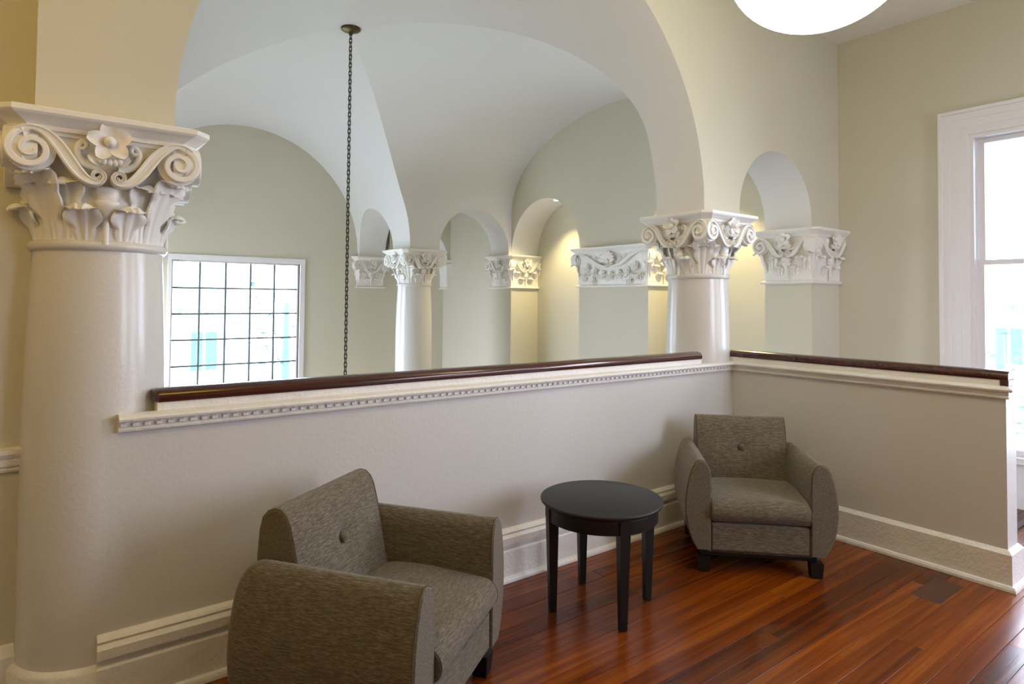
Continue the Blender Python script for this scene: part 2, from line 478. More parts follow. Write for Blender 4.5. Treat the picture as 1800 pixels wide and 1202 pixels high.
# corner room behind the far column
mb = MB()
arched(mb, [(0.13, 1.31, OPF), (-0.27, 0.13, Z0), (1.31, XLUN, Z0)], lambda u, z: (u, YF1, z), 4.17)
arched(mb, [(YF1, 5.14, Z0), (5.14, 6.46, OPW), (6.46, YW, Z0)], lambda u, z: (0.13 + 0.09 * (u - 5.1) / 1.4, u, z), 4.17, flip=True)
mb.box(0.1, 1.4, YF1 - .02, YW, 3.2, 3.3)
BA = (0.78, 0.52, Z0)
arched(mb, [(0.23, 0.26, Z0), (0.26, 1.30, BA), (1.30, XLUN, Z0)], lambda u, z: (u, 6.33, z), 3.25)
cr_ = obj('wall_corner', mb, M['olive'])
struct(cr_, 'olive wall seen through the small arch beside the far column', 'wall')
obj('arch_soffit', soffit(arcpath(*BA), lambda x, z: (x, 6.33, z), lambda x, z: (x, YW, z)), M['white'], cr_)

# ceiling of the balcony room
struct(obj('ceiling', MB().box(-6.7, 2.0, -5.2, 0.0, 3.995, 4.15), M['ceil']), 'flat white ceiling above the seating corner', 'ceiling')
struct(obj('floor_lower', MB().box(-6.7, 2.1, -5.2, 6.75, -3.5, -3.4), M['stone']), 'pale floor at the bottom of the stairwell', 'floor')

# ------------------------------------------------------------------ floor with planks
XB = 0.165                                   # far face of the right parapet
YST = -1.12                                  # head of the stairs behind it
mb = MB(); mb.box(-6.5, XB, -5.0, 0.12, -0.25, -0.012); mb.box(XB, XR, -5.0, YST, -0.25, -0.012)
floor = struct(obj('floor', mb, M['seam']), 'reddish brown varnished pine plank floor', 'floor')
y = -0.02; k = 0
while y > -4.2:
    wd = random.uniform(0.088, 0.122)
    y0 = y - wd
    xs = [-6.5]; x = -6.5 + random.uniform(1.6, 5.5)
    xe = XR if y0 < -1.78 else (XR if y < YST else -0.03)
    while x < xe - 0.5:
        xs.append(x); x += random.uniform(2.8, 5.0)
    xs.append(xe)
    for a, b_ in zip(xs, xs[1:]):
        dark = False
        if b_ < -4.6 and y0 < -2.2: continue
        dz = random.uniform(-0.0008, 0.0008)
        m_ = MB(); L_ = b_ - a
        m_.cbox(-L_ / 2 + 0.0006, L_ / 2 - 0.0006, -wd / 2 + 0.0009, wd / 2 - 0.0009, -0.012, 0.0, 0.0008)
        obj('plank', m_, M['plank'], floor, loc=((a + b_) / 2, y - wd / 2, dz))
    y = y0
obj('patch_board', MB().cbox(-0.17, 0.17, -0.072, 0.072, -0.012, 0.0015, 0.0016), M['plank_dark'], floor, loc=(-0.33, -1.50, 0))
obj('dark_floor_strip', MB().cbox(1.05, 1.7, -1.47, -1.43, -0.01, 0.006, 0.002), M['plank_dark'], floor)  # dark strip added for a dark line taken as a floor register
# stairs going down behind the right parapet
mb = MB()
st = obj('stair', MB().box(XB, XR, YST - 0.02, YST + 0.02, -0.26, -0.02), M['seam'])
struct(st, 'dark wooden stair going down behind the right parapet', 'stair')
for i in range(6):
    obj('tread', MB().cbox(XB, XR, YST + 0.02 + 0.26 * i, YST + 0.30 + 0.26 * i, -0.2 - 0.17 * i, -0.17 - 0.17 * i, 0.004), M['plank'], st)
    obj('riser', MB().box(XB, XR, YST + 0.27 + 0.26 * i, YST + 0.29 + 0.26 * i, -0.36 - 0.17 * i, -0.2 - 0.17 * i), M['trim'], st)
struct(obj('wall_under_balcony', MB().box(-6.5, XB, 0.0, 0.11, -3.4, -0.25).box(XB - 0.1, XB, -5, 0.0, -3.4, -0.25), M['olive']), 'olive wall below the balcony edge', 'wall')

# ------------------------------------------------------------------ parapets
FA = -0.02                                   # face of the long parapet
ZCAP = 1.088
struct(obj('wall_parapet_long', MB().box(-4.05, XB, FA, 0.13, 0, ZCAP), M['para']), 'long off-white balcony parapet between the two columns', 'parapet')
struct(obj('wall_parapet_short', MB().box(0.0, XB, -1.725, FA, 0, ZCAP), M['para']), 'short off-white parapet returning from the corner', 'parapet')
TR = [(0, 1.030), (0.012, 1.030), (0.018, 1.034), (0.020, 1.041), (0.013, 1.048), (0.017, 1.050), (0.017, 1.068), (0.032, 1.070),
      (0.038, 1.075), (0.040, 1.083), (0.036, 1.090), (0.020, 1.096), (-0.01, 1.100)]
t1 = struct(obj('trim_1', sweep([(-4.0, FA), (-0.0, FA)][::1], TR), M['trim']), 'white dentil moulding along the long parapet', 'moulding')
# the corner runs on along the short parapet and round its end
t2 = struct(obj('trim_2', sweep([(0.0, FA - 0.0), (0.0, -1.725), (XB, -1.725), (XB, -0.3)], TR), M['trim']), 'plain white moulding round the top of the short parapet', 'moulding')
den = MB().cbox(-0.010, 0.010, -0.009, 0.004, 0.001, 0.014, 0.002).mesh('dentil', M['trim'])
nd = 98
for i in range(nd):
    link('dentil', den, t1, loc=(-3.985 + i * 3.94 / nd, FA - 0.017, 1.051))
BASE_A = [(0, 0), (0.050, 0), (0.049, 0.012), (0.043, 0.024), (0.032, 0.030), (0.030, 0.162), (0.024, 0.170), (0.014, 0.172), (0.014, 0.198),
          (0.036, 0.200), (0.036, 0.236), (0.022, 0.252), (0.026, 0.262), (0.018, 0.272), (0.006, 0.282), (0, 0.282)]
LOW = [p for p in BASE_A[:7]] + [(0.012, 0.174), (0, 0.174)]
struct(obj('baseboard_long', sweep([(-4.05, FA), (0.0, FA)], BASE_A), M['trim']), 'tall two-tier white baseboard under the long parapet', 'baseboard')
BASE_B = [(0, 0), (0.046, 0), (0.045, 0.014), (0.038, 0.026), (0.026, 0.030), (0.024, 0.190), (0.004, 0.212), (0, 0.212)]
struct(obj('baseboard_short', sweep([(0.0, FA), (0.0, -1.725), (XB, -1.725), (XB, -0.4)], BASE_B), M['trim']), 'white baseboard with worn paint round the short parapet', 'baseboard')
# cap boards under the rails and the rails
RAILP = [(-0.052, 1.132), (-0.056, 1.142), (-0.056, 1.158), (-0.046, 1.172), (-0.022, 1.182), (0.022, 1.182), (0.046, 1.172), (0.056, 1.158), (0.056, 1.142), (0.052, 1.132)]
YR = 0.035
def rail_long():
    mb = MB(); rows = []
    for x, sx in ((-3.882, 0.55), (-3.862, 1.0), (-0.372, 1.0), (-0.352, 0.55)):
        rows.append([(x, YR + o * sx, 1.157 + (z - 1.157) * (0.5 + 0.5 * sx)) for o, z in RAILP])
    mb.grid(rows, 0, False, True); mb.cap(rows[0]); mb.cap(rows[-1], 0, True)
    return mb
hr = bpy.data.objects.new('handrail', None); COL.objects.link(hr); hr.location = (-2.1, YR, ZCAP)
tag(hr, 'long dark mahogany handrail on the parapet between the two columns', 'handrail')
o = obj('rail', rail_long(), M['rail'], hr, loc=(2.1, -YR, -ZCAP)); autosmooth(o, 50)
obj('cap_board', MB().cbox(-3.868, -0.365, -0.012, 0.085, ZCAP, 1.133, 0.003), M['trim'], hr, loc=(2.1, -YR, -ZCAP))
hr2 = bpy.data.objects.new('handrail', None); COL.objects.link(hr2); hr2.location = (0.06, -0.9, ZCAP)
tag(hr2, 'shorter dark mahogany handrail on the parapet toward the sash window', 'handrail')
mb = MB(); rows = []
for yy in (0.05, -1.735):
    rows.append([(0.06 + o_, yy, z) for o_, z in RAILP])
mb.grid(rows, 0, False, True); mb.cap(rows[0]); mb.cap(rows[-1], 0, True)
o = obj('rail', mb, M['rail'], hr2, loc=(-0.06, 0.9, -ZCAP)); autosmooth(o, 50)
obj('rail_drop', MB().cbox(0.008, 0.112, -1.735, -1.695, 1.096, 1.14, 0.004), M['rail'], hr2, loc=(-0.06, 0.9, -ZCAP))
obj('cap_board', MB().cbox(0.012, 0.108, -1.695, 0.05, ZCAP, 1.133, 0.003), M['trim'], hr2, loc=(-0.06, 0.9, -ZCAP))

# wall left of the column: chair rail and baseboard
CH = [(0, .885), (0.012, .885), (0.016, .895), (0.010, .902), (0.022, .91), (0.024, .935), (0.036, .955), (0.036, .972), (0, .976)]
struct(obj('trim_3', sweep([(-6.5, 0.2), (-4.27, 0.2)], CH), M['trim']), 'white chair rail on the shadowed wall left of the column', 'moulding')
struct(obj('baseboard_left', sweep([(-6.5, 0.2), (-4.25, 0.2)], [(0, 0), (0.04, 0), (0.034, 0.02), (0.03, 0.03), (0.03, 0.2), (0.012, 0.235), (0, 0.24)]), M['trim']),
       'white baseboard on the shadowed wall left of the column', 'baseboard')

# ------------------------------------------------------------------ capitals
ZN = 1.745                                   # neck level; capital height:
CHH = Z0 - ZN
_cache = {}
def bez(p0, p1, p2, p3, n):
    out = []
    for i in range(n + 1):
        t = i / n; a = 1 - t
        out.append(tuple(a ** 3 * p0[k] + 3 * a * a * t * p1[k] + 3 * a * t * t * p2[k] + t ** 3 * p3[k] for k in (0, 1)))
    return out

def volute_mesh(cu, side, cv=0.322, Rv=0.076, deep=0.07):
    """S-scroll: small curl by the centre line, stem, large spiral; faces -Y; side mirrors it"""
    key = ('vol', cu, side)
    if key in _cache: return _cache[key]
    path, wd = [], []
    cs, r0 = (0.036, 0.250), 0.026
    for i in range(22):                       # curl, from inside out, ends at its bottom heading outwards
        t = i / 21; a = -PI / 2 - (1 - t) * 2.6 * PI
        r = r0 * (0.22 + 0.78 * t)
        path.append((cs[0] + r * math.cos(a), cs[1] + r * math.sin(a))); wd.append(0.0045 + 0.004 * t)
    p0 = path[-1]; p3 = (cu, cv + Rv)
    b = bez(p0, (p0[0] + (cu - p0[0]) * 0.42, p0[1] + 0.002), (cu - (cu - p0[0]) * 0.48, cv + Rv), p3, 18)
    for i, q in enumerate(b[1:]):
        t = (i + 1) / 18; path.append(q); wd.append(0.0085 + 0.0125 * math.sin(PI * min(1, t * 1.05)) ** 0.8)
    n = 52; turns = 1.72
    for i in range(1, n + 1):                 # spiral, clockwise inwards
        t = i / n; a = PI / 2 - t * turns * 2 * PI
        r = Rv * (1 - 0.83 * t ** 0.82)
        path.append((cu + r * math.cos(a), cv + r * math.sin(a))); wd.append((0.0125 - 0.0060 * t))
    rows = []
    for i, (p, wv) in enumerate(zip(path, wd)):
        q0 = path[max(0, i - 1)]; q1 = path[min(len(path) - 1, i + 1)]
        d = Vector((q1[0] - q0[0], q1[1] - q0[1])).normalized(); nx, nz = -d.y, d.x
        t = i / len(path)
        inn = max(0.0, (i - 40) / 52)
        top = 0.026 + 0.012 * inn
        gr = 0.008 if i < 42 else 0.0
        prof = [(-wv, deep * -1), (-wv, top), (-0.70 * wv, top + 0.003), (-0.40 * wv, top + 0.003 - gr), (0.40 * wv, top + 0.003 - gr), (0.70 * wv, top + 0.003), (wv, top), (wv, -deep)]
        rows.append([(side * (p[0] + nx * a_), -h_, p[1] + nz * a_) for a_, h_ in prof])
    mb = MB(); mb.grid(rows, 0, False, False, side < 0)
    mb.cap(rows[0]); mb.cap(rows[-1])
    n = 28                                    # drum behind the spiral
    for rr, yy in ((Rv * 0.98, 0.004),):
        ring0 = [(side * (cu + rr * math.cos(2 * PI * j / n)), deep, cv + rr * math.sin(2 * PI * j / n)) for j in range(n)]
        ring1 = [(x, -yy, z) for x, _, z in ring0]
        mb.grid([ring0, ring1], 0, True, True, side > 0); mb.cap(ring1, 0, side < 0)
    # web between the stem and the block behind
    _cache[key] = mb.mesh('volute', M['orn'])
    me = _cache[key]
    me.polygons.foreach_set('use_smooth', [True] * len(me.polygons)); me.set_sharp_from_angle(angle=R(40))
    return me

def leaf_mesh(H, W, curl=0.03, lobes=4, lean=0.0, ribs=True):
    """acanthus leaf facing -Y: scalloped, fluted, its tip rolled outwards"""
    key = ('leaf', H, W, curl, lobes, lean)
    if key in _cache: return _cache[key]
    nu, nv = 16, 30
    def spine(q):
        if q < 0.62:
            t = q / 0.62
            return (H - curl) * t, lean * t ** 1.6 + 0.006, math.atan2(1.6 * lean * t ** 0.6, H - curl)
        a = (q - 0.62) / 0.38 * R(175)
        return (H - curl) + curl * math.sin(a), lean + 0.006 + curl * (1 - math.cos(a)), a
    rows = []
    for i in range(nv + 1):
        s = i / nv
        q_ = min(1.0, s / 0.58); wv = W * (0.46 + 0.54 * q_ * q_ * (3 - 2 * q_))
        if s > 0.66: wv *= 1 - 0.50 * ((s - 0.66) / 0.34) ** 1.8
        ser = abs(math.sin(lobes * PI * (s + 0.06))) ** 0.75
        row = []
        for j in range(nu + 1):
            t = j / nu * 2 - 1; at = abs(t)
            x = t * wv * (0.76 + 0.34 * ser * at * at)
            cz, cn, ph = spine(min(1.0, s + 0.05 * at ** 1.5 * (s > 0.02)))
            d = 0.006 * math.cos(t * 2.6 * PI) * (0.4 + 0.6 * s) - (0.005 if at < 0.07 else 0)
            d += 0.016 * at ** 4 * ser * min(1, s * 2) - 0.012 * at * at * (1 - s)
            row.append((x, -(cn + d * math.cos(ph)), cz - d * math.sin(ph)))
        rows.append(row)
    mb = MB(); mb.grid(rows, 0, True)
    back = [[(x, y_ + 0.009, z) for x, y_, z in r] for r in rows]
    mb.grid(back, 0, True, False, True)
    edge = [r[0] for r in rows] + rows[-1][1:-1] + [r[-1] for r in rows[::-1]]
    edgeb = [r[0] for r in back] + back[-1][1:-1] + [r[-1] for r in back[::-1]]
    mb.grid([edge, edgeb], 0, True)
    _cache[key] = mb.mesh('acanthus_leaf', M['orn'])
    return _cache[key]

def blob(mb, c, r, n=10, sq=(1, 1, 1)):
    rows = []
    for i in range(1, n // 2 + 3):
        a = -PI / 2 + PI * i / (n // 2 + 3)
        rows.append([(c[0] + sq[0] * r * math.cos(a) * math.cos(2 * PI * j / n), c[1] + sq[1] * r * math.cos(a) * math.sin(2 * PI * j / n), c[2] + sq[2] * r * math.sin(a)) for j in range(n)])
    mb.grid(rows, 0, True, True); mb.cap(rows[0], 0, True); mb.cap(rows[-1])

def petal(mb, c, ang, L_, W_, lift=0.014, depth=0.0):
    """cupped petal in the XZ plane facing -Y"""
    rows = []
    for i in range(7):
        s = i / 6; wv = W_ * math.sin(PI * (0.12 + 0.8 * s)) ** 0.7
        rows.append([])
        for j in range(5):
            t = j / 2 - 1
            x, z = t * wv, L_ * s
            n_ = lift * (math.sin(PI * s * 0.8) + 0.9 * s * s) + 0.006 * t * t + depth
            rows[-1].append((c[0] + x * math.cos(ang) - z * math.sin(ang), c[1] - n_, c[2] + x * math.sin(ang) + z * math.cos(ang)))
    back = [[(x, y_ + 0.012, z) for x, y_, z in r] for r in rows]
    mb.grid(rows, 0, True); mb.grid(back, 0, True, False, True)
    e = [r[0] for r in rows] + rows[-1][1:-1] + [r[-1] for r in rows[::-1]]
    eb = [r[0] for r in back] + back[-1][1:-1] + [r[-1] for r in back[::-1]]
    mb.grid([e, eb], 0, True)

def rosette_mesh():
    if 'ros' in _cache: return _cache['ros']
    mb = MB()
    for k in range(5):
        petal(mb, (0, 0, 0.378), R(72 * k + 8), 0.074, 0.029, 0.022, 0.004 * (k % 2))
    blob(mb, (0, -0.030, 0.378), 0.021)
    for k in range(5):                        # small buds below
        a = R(-60 + 30 * k)
        blob(mb, (0.036 * math.sin(a), -0.014, 0.315 - 0.012 * math.cos(a)), 0.014, 8)
    for s in (-1, 1):
        petal(mb, (s * 0.02, 0, 0.30), R(-s * 62), 0.052, 0.020, 0.014)
    _cache['ros'] = mb.mesh('rosette', M['orn'])
    return _cache['ros']

def curl_leaf_mesh(s):
    if ('cl', s) in _cache: return _cache['cl', s]
    mb = MB(); rows = []
    pts = bez((0.03, 0.285), (0.10, 0.285), (0.115, 0.35), (0.085, 0.375), 12) + [(0.085 - 0.014 * math.sin(a_), 0.362 + 0.014 * math.cos(a_)) for a_ in [R(30 * q) for q in range(1, 9)]]
    for i, p in enumerate(pts):
        q0 = pts[max(0, i - 1)]; q1 = pts[min(len(pts) - 1, i + 1)]
        d = Vector((q1[0] - q0[0], q1[1] - q0[1])); d = d.normalized() if d.length > 1e-6 else Vector((1, 0))
        nx, nz = -d.y, d.x; wv = 0.013 * (1 - 0.5 * i / len(pts))
        rows.append([(s * (p[0] + nx * a_), -h_, p[1] + nz * a_) for a_, h_ in ((-wv, -.03), (-wv, .010), (0, .018), (wv, .010), (wv, -.03))])
    mb.grid(rows, 0, True, False, s < 0)
    _cache['cl', s] = mb.mesh('curl_leaf', M['orn'])
    return _cache['cl', s]

def calyx_mesh():
    if 'cal' in _cache: return _cache['cal']
    mb = MB(); n = 20
    prof = [(0.011, 0.0), (0.011, 0.10), (0.018, 0.115), (0.036, 0.150), (0.042, 0.160), (0.040, 0.168), (0.034, 0.170), (0.044, 0.195), (0.040, 0.215), (0.02, 0.222)]
    rows = []
    for r, z in prof:
        rows.append([(r * (1 + (0.10 * math.cos(8 * 2 * PI * j / n) if z > 0.16 else 0)) * math.cos(2 * PI * j / n), 0.75 * r * math.sin(2 * PI * j / n), z) for j in range(n)])
    mb.grid(rows, 0, True, True); mb.cap(rows[-1])
    _cache['cal'] = mb.mesh('calyx', M['orn'])
    return _cache['cal']

def abacus(mb, hw, hd, ch=0.055, back=True):
    """moulded slab, half sizes at the lip; chamfered corners; z 0 = its underside"""
    prof = [(-0.062, 0.0), (-0.060, 0.012), (-0.046, 0.014), (-0.042, 0.028), (-0.020, 0.048), (-0.006, 0.058), (0.0, 0.066), (0.0, 0.082), (-0.004, 0.086)]
    rows = []
    for o, z in prof:
        a, b = hw + o, hd + o; c = ch
        rows.append([(-a + c, -b, z), (a - c, -b, z), (a, -b + c, z), (a, b - c, z), (a - c, b, z), (-a + c, b, z), (-a, b - c, z), (-a, -b + c, z)])
    mb.grid(rows, 0, False, True); mb.cap(rows[0], 0, True); mb.cap(rows[-1])
    return mb

def face_pieces(par, rot, n0, off=(0, 0), cu=0.235, round_r=None, flower=True, leaves=True):
    """ornament of one capital face; rot about Z, n0 = distance of the face from the axis, off = axis of this face"""
    c_, s_ = math.cos(rot), math.sin(rot)
    def place(name, me, u=0.0, n=0.0, v=0.0, rz=0.0, scale=(1, 1, 1)):
        x, y_ = u, -(n)
        return link(name, me, par, loc=(off[0] + x * c_ - y_ * s_, off[1] + x * s_ + y_ * c_, v), rot=(0, 0, rot + rz), scale=scale)
    for s in (-1, 1):
        place('volute', volute_mesh(cu, s), n=n0)
        if flower: place('curl_leaf', curl_leaf_mesh(s), n=n0 - 0.004)
    if flower: place('rosette', rosette_mesh(), n=n0 + 0.012)
    if not leaves: return place
    rb = round_r
    place('calyx', calyx_mesh(), n=(rb if rb else n0 - 0.035) + 0.016)
    for s in (-1, 1):
        if rb:
            for ang, H, W, cl in ((17, 0.145, 0.062, 0.024), (33, 0.240, 0.072, 0.030)):
                t = R(ang) * s
                place('acanthus_leaf', leaf_mesh(H, W, cl, 3 if H < .2 else 4, 0.024 if H > .2 else 0.034), u=(rb - 0.002) * math.sin(t), n=(rb - 0.002) * math.cos(t), rz=t * 1.0)
        else:
            k = cu / 0.235
            for uu, H, W, cl in ((0.072 * k, 0.135, 0.050, 0.022), (0.135 * k, 0.225, 0.052, 0.024)):
                place('acanthus_leaf', leaf_mesh(H, W, cl, 4, 0.018), u=s * uu, n=n0 - 0.045)
    return place

def column(name, cx, cy, label, base_z=0.0, faces=(0, 1, 2, 3), shaft_bottom=0.0, low_ring=False):
    t = bpy.data.objects.new(name, None); COL.objects.link(t); t.location = (cx, cy, base_z)
    tag(t, label, 'column', 'plaster columns')
    rad = lambda z: 0.223 + 0.0222 * (1 - ((z - 1.0) / (ZN - 1.0)) ** 2) if z > 1.0 else 0.2452
    prof = [(rad(z), z - base_z) for z in [shaft_bottom + (ZN - 0.02 - shaft_bottom) * i / 24 for i in range(25)]] + [(0.223, ZN - base_z)]
    obj('shaft', MB().lathe(prof, 72), M['gloss'], t)
    if low_ring:
        obj('base_ring', MB().lathe([(0.285, 0.0), (0.284, 0.012), (0.278, 0.024), (0.270, 0.03), (0.268, 0.155), (0.260, 0.170), (0.245, 0.176)], 72), M['trim'], t)
    obj('neck_ring', MB().lathe([(0.223, -0.022), (0.232, -0.020), (0.241, -0.012), (0.243, 0.0), (0.240, 0.010), (0.230, 0.016), (0.222, 0.018)], 72, caps=False), M['gloss'], t, loc=(0, 0, ZN - base_z))
    # bell: round below, rounded square above
    mb = MB(); rows = []; n = 48
    for v, r, q in ((0.0, 0.218, 0), (0.12, 0.222, 0.05), (0.24, 0.235, 0.35), (0.34, 0.262, 0.8), (0.40, 0.275, 0.9)):
        row = []
        for j in range(n):
            a = 2 * PI * j / n; ca, sa = math.cos(a), math.sin(a)
            sq = 1 / max(abs(ca), abs(sa))
            rr = r * (1 + (min(sq, 1.28) - 1) * q)
            row.append((rr * ca, rr * sa, v))
        rows.append(row)
    mb.grid(rows, 0, True, True); mb.cap(rows[-1])
    cap = obj('capital', mb, M['orn'], t, loc=(0, 0, ZN - base_z)); cap['label'] = 'white composite capital with volutes, flowers and acanthus leaves'
    obj('abacus', abacus(MB(), 0.345, 0.345), M['orn'], cap, loc=(0, 0, CHH - 0.086))
    for k in faces:
        face_pieces(cap, k * PI / 2, 0.284, round_r=0.222)
    for k in range(4):
        a = PI / 4 + k * PI / 2
        link('acanthus_leaf', leaf_mesh(0.270, 0.078, 0.034, 4, 0.075), cap, loc=(0.224 * math.sin(a), -0.224 * math.cos(a), 0), rot=(0, 0, a))
        m_ = MB(); rr = []
        for z, n_ in ((0.392, 0.40), (0.375, 0.392), (0.35, 0.388), (0.30, 0.398), (0.26, 0.385)):
            rr.append([(u, -n_ - 0.006 * math.cos(u * 180), z) for u in (-0.036, -0.018, 0, 0.018, 0.036)])
        m_.grid(rr, 0, True, False, True); m_.grid([[(x, y_ + 0.09, z) for x, y_, z in r_] for r_ in rr], 0, True)
        m_.grid([[r_[0] for r_ in rr], [(r_[0][0], r_[0][1] + .09, r_[0][2]) for r_ in rr]], 0, False); m_.grid([[r_[-1] for r_ in rr], [(r_[-1][0], r_[-1][1] + .09, r_[-1][2]) for r_ in rr]], 0, False)
        if 'cb' not in _cache: _cache['cb'] = m_.mesh('corner_band', M['orn'])
        link('corner_band', _cache['cb'], cap, rot=(0, 0, a))
    return t

column('column', -4.055, 0.225, 'large white column in the left foreground with an ornate capital', low_ring=True)
column('column', -0.095, 0.225, 'white column rising from the parapet corner above the far armchair')
column('column', -0.11, 4.86, 'slim distant white column beyond the hanging chain', base_z=-3.4, shaft_bottom=-3.39)

def pilaster(label, cx, cy, hw, hd, faces, over=0.105, wide=False):
    """capital of a pilaster: block hw x hd (half sizes), faces = list of rotation indices to dress"""
    t = bpy.data.objects.new('pilaster_capital', None); COL.objects.link(t); t.location = (cx, cy, ZN)
    tag(t, label, 'capital', 'pilaster capitals')
    mb = MB(); rows = []
    for v, o in ((0.0, 0.006), (0.20, 0.008), (0.30, 0.024), (0.40, 0.045)):
        a, b = hw + o, hd + o
        rows.append([(-a, -b, v), (a, -b, v), (a, b, v), (-a, b, v)])
    mb.grid(rows, 0, False, True); mb.cap(rows[-1]); mb.cap(rows[0], 0, True)
    obj('block', mb, M['orn'], t)
    mb = MB(); fl = [(0.0, -0.026), (0.028, -0.024), (0.034, -0.014), (0.030, -0.004), (0.012, 0.004), (0.006, 0.008)]
    rows = [[(-hw - o, -hd - o, z), (hw + o, -hd - o, z), (hw + o, hd + o, z), (-hw - o, hd + o, z)] for o, z in fl]
    mb.grid(rows, 0, False, True); mb.cap(rows[0], 0, True)
    obj('fillet', mb, M['orn'], t)
    obj('abacus', abacus(MB(), hw + over, hd + over, min(0.05, over * .5)), M['orn'], t, loc=(0, 0, CHH - 0.086))
    for k in faces:
        half, dist = (hw, hd) if k % 2 == 0 else (hd, hw)
        c = max(0.10, round(half + 0.015, 3))
        w_ = wide and k == 3
        place = face_pieces(t, k * PI / 2, dist + 0.042, cu=c, flower=not w_, leaves=not w_)
        if w_:
            mb = MB()                          # fluted shell in the middle
            for q in range(9):
                petal(mb, (0, 0, 0.285), R(-80 + 20 * q), 0.125, 0.022, 0.026, 0.012)
            blob(mb, (0, -0.03, 0.29), 0.026)
            place('shell', mb.mesh('shell', M['orn']), n=dist + 0.042)
            if 'flw' not in _cache:
                m2 = MB()
                for q in range(6): petal(m2, (0, 0, 0), R(60 * q), 0.058, 0.026, 0.022)
                for q in range(6): petal(m2, (0, -0.012, 0), R(60 * q + 30), 0.034, 0.018, 0.018)
                blob(m2, (0, -0.03, 0), 0.014)
                _cache['flw'] = m2.mesh('flower', M['orn'])
            for q, (u, v) in enumerate(((-.40, .215), (-.27, .16), (-.14, .125), (0, .11), (.14, .125), (.27, .16), (.40, .215), (-.45, .09), (.45, .09), (-.30, .05), (.30, .05))):
                place('flower', _cache['flw'], u=u, v=v, n=dist + 0.008, scale=(1, 1, 1) if q < 7 else (.8, .8, .8))
            for u, rz in ((-.47, 0), (.47, 0), (-.36, 0), (.36, 0), (-.2, 0), (.2, 0), (-.07, 0), (.07, 0)):
                place('acanthus_leaf', leaf_mesh(0.135, 0.050, 0.022, 4, 0.018), u=u, n=dist)
            for s in (-1, 1):
                for uu, vv in ((0.17, 0.30), (0.26, 0.335), (0.34, 0.35)):
                    place('flower', _cache['flw'], u=s * uu, v=vv, n=dist + 0.02, scale=(.75, .75, .75))
                place('curl_leaf', curl_leaf_mesh(s), u=s * 0.075, n=dist + 0.04)
        else:
            pass
    cset = set()
    for k in faces:                            # leaves under the corner scrolls
        half, dist = (hw, hd) if k % 2 == 0 else (hd, hw)
        for s in (-1, 1):
            a = k * PI / 2 + s * PI / 4
            cxn = (math.sin(a) > 0, math.cos(a) > 0)
            if cxn in cset: continue
            cset.add(cxn)
            link('acanthus_leaf', leaf_mesh(0.275, 0.045, 0.036, 5, 0.045), t, loc=((hw - 0.01) * (1 if cxn[0] else -1), (hd - 0.01) * (-1 if cxn[1] else 1), 0), rot=(0, 0, a))
    return t
# faces: 0 looks to -Y, 1 looks to +X, 2 to +Y, 3 to -X
pilaster('white pilaster capital against the right wall next to the tall window', (1.238 + 1.80) / 2, 0.225, 0.281, 0.225, (0, 3))
pilaster('very wide white capital with a shell between the two lit niches', (XLUN + XNB) / 2, (1.98 + 3.135) / 2, 0.255, 0.5775, (3, 0, 2), wide=True)
pilaster('white pilaster capital left of the lit niche, half warm lit', (XLUN + XNB) / 2, (YF0 + 5.08) / 2, 0.255, 0.24, (0, 3))
pilaster('white pilaster capital on the window wall left of the far column', 0.0, YW + 0.16, 0.215, 0.18, (0,))
pilaster('narrow white capital seen through the small arch behind the far column', 1.345, 6.44, 0.045, 0.11, (), 0.05)

# ------------------------------------------------------------------ windows
def window_far():
    x0, x1, z0, z1 = WF
    t = bpy.data.objects.new('window_1', None); COL.objects.link(t); t.location = ((x0 + x1) / 2, YW, z0)
    struct(t, 'white framed grid window of many square panes in the far wall', 'window')
    L0 = (-(x0 + x1) / 2, -YW, -z0)
    def P(name, mb, m): return obj(name, mb, m, t, loc=L0)
    P('casing', MB().cbox(x0 - 0.05, x0, YW - 0.02, YW + 0.05, z0 - 0.05, z1 + 0.075, .004), M['casing'])
    P('casing', MB().cbox(x1, x1 + 0.075, YW - 0.02, YW + 0.05, z0 - 0.05, z1 + 0.075, .004), M['casing'])
    P('casing', MB().cbox(x0 - 0.05, x1 + 0.075, YW - 0.022, YW + 0.05, z1, z1 + 0.08, .004), M['casing'])
    P('sill', MB().cbox(x0 - 0.08, x1 + 0.1, YW - 0.05, YW + 0.05, z0 - 0.08, z0, .004), M['casing'])
    nc, nr, fr = 5, 5, 0.02
    gx0, gx1, gz0, gz1 = x0 + fr, x1 - fr, z0 + fr, z1 - fr
    P('sash_frame', MB().box(x0, gx0, YW + .05, YW + .09, z0, z1).box(gx1, x1, YW + .05, YW + .09, z0, z1).box(gx0, gx1, YW + .05, YW + .09, z0, gz0).box(gx0, gx1, YW + .05, YW + .09, gz1, z1), M['casing'])
    pw, ph = (gx1 - gx0) / nc, (gz1 - gz0) / nr
    for i in range(1, nc):
        P('muntin', MB().box(gx0 + i * pw - .012, gx0 + i * pw + .012, YW + .05, YW + .085, gz0, gz1), M['muntin'])
    for i in range(1, nr):
        P('muntin', MB().box(gx0, gx1, YW + .057, YW + .083, gz0 + i * ph - .012, gz0 + i * ph + .012), M['muntin'])
    pane = MB().box(-pw / 2 + .012, pw / 2 - .012, -.002, .002, -ph / 2 + .012, ph / 2 - .012).mesh('pane', M['glass'])
    for i in range(nc):
        for j in range(nr):
            link('pane', pane, t, loc=(L0[0] + gx0 + (i + .5) * pw, 0.07, L0[2] + gz0 + (j + .5) * ph))
window_far()

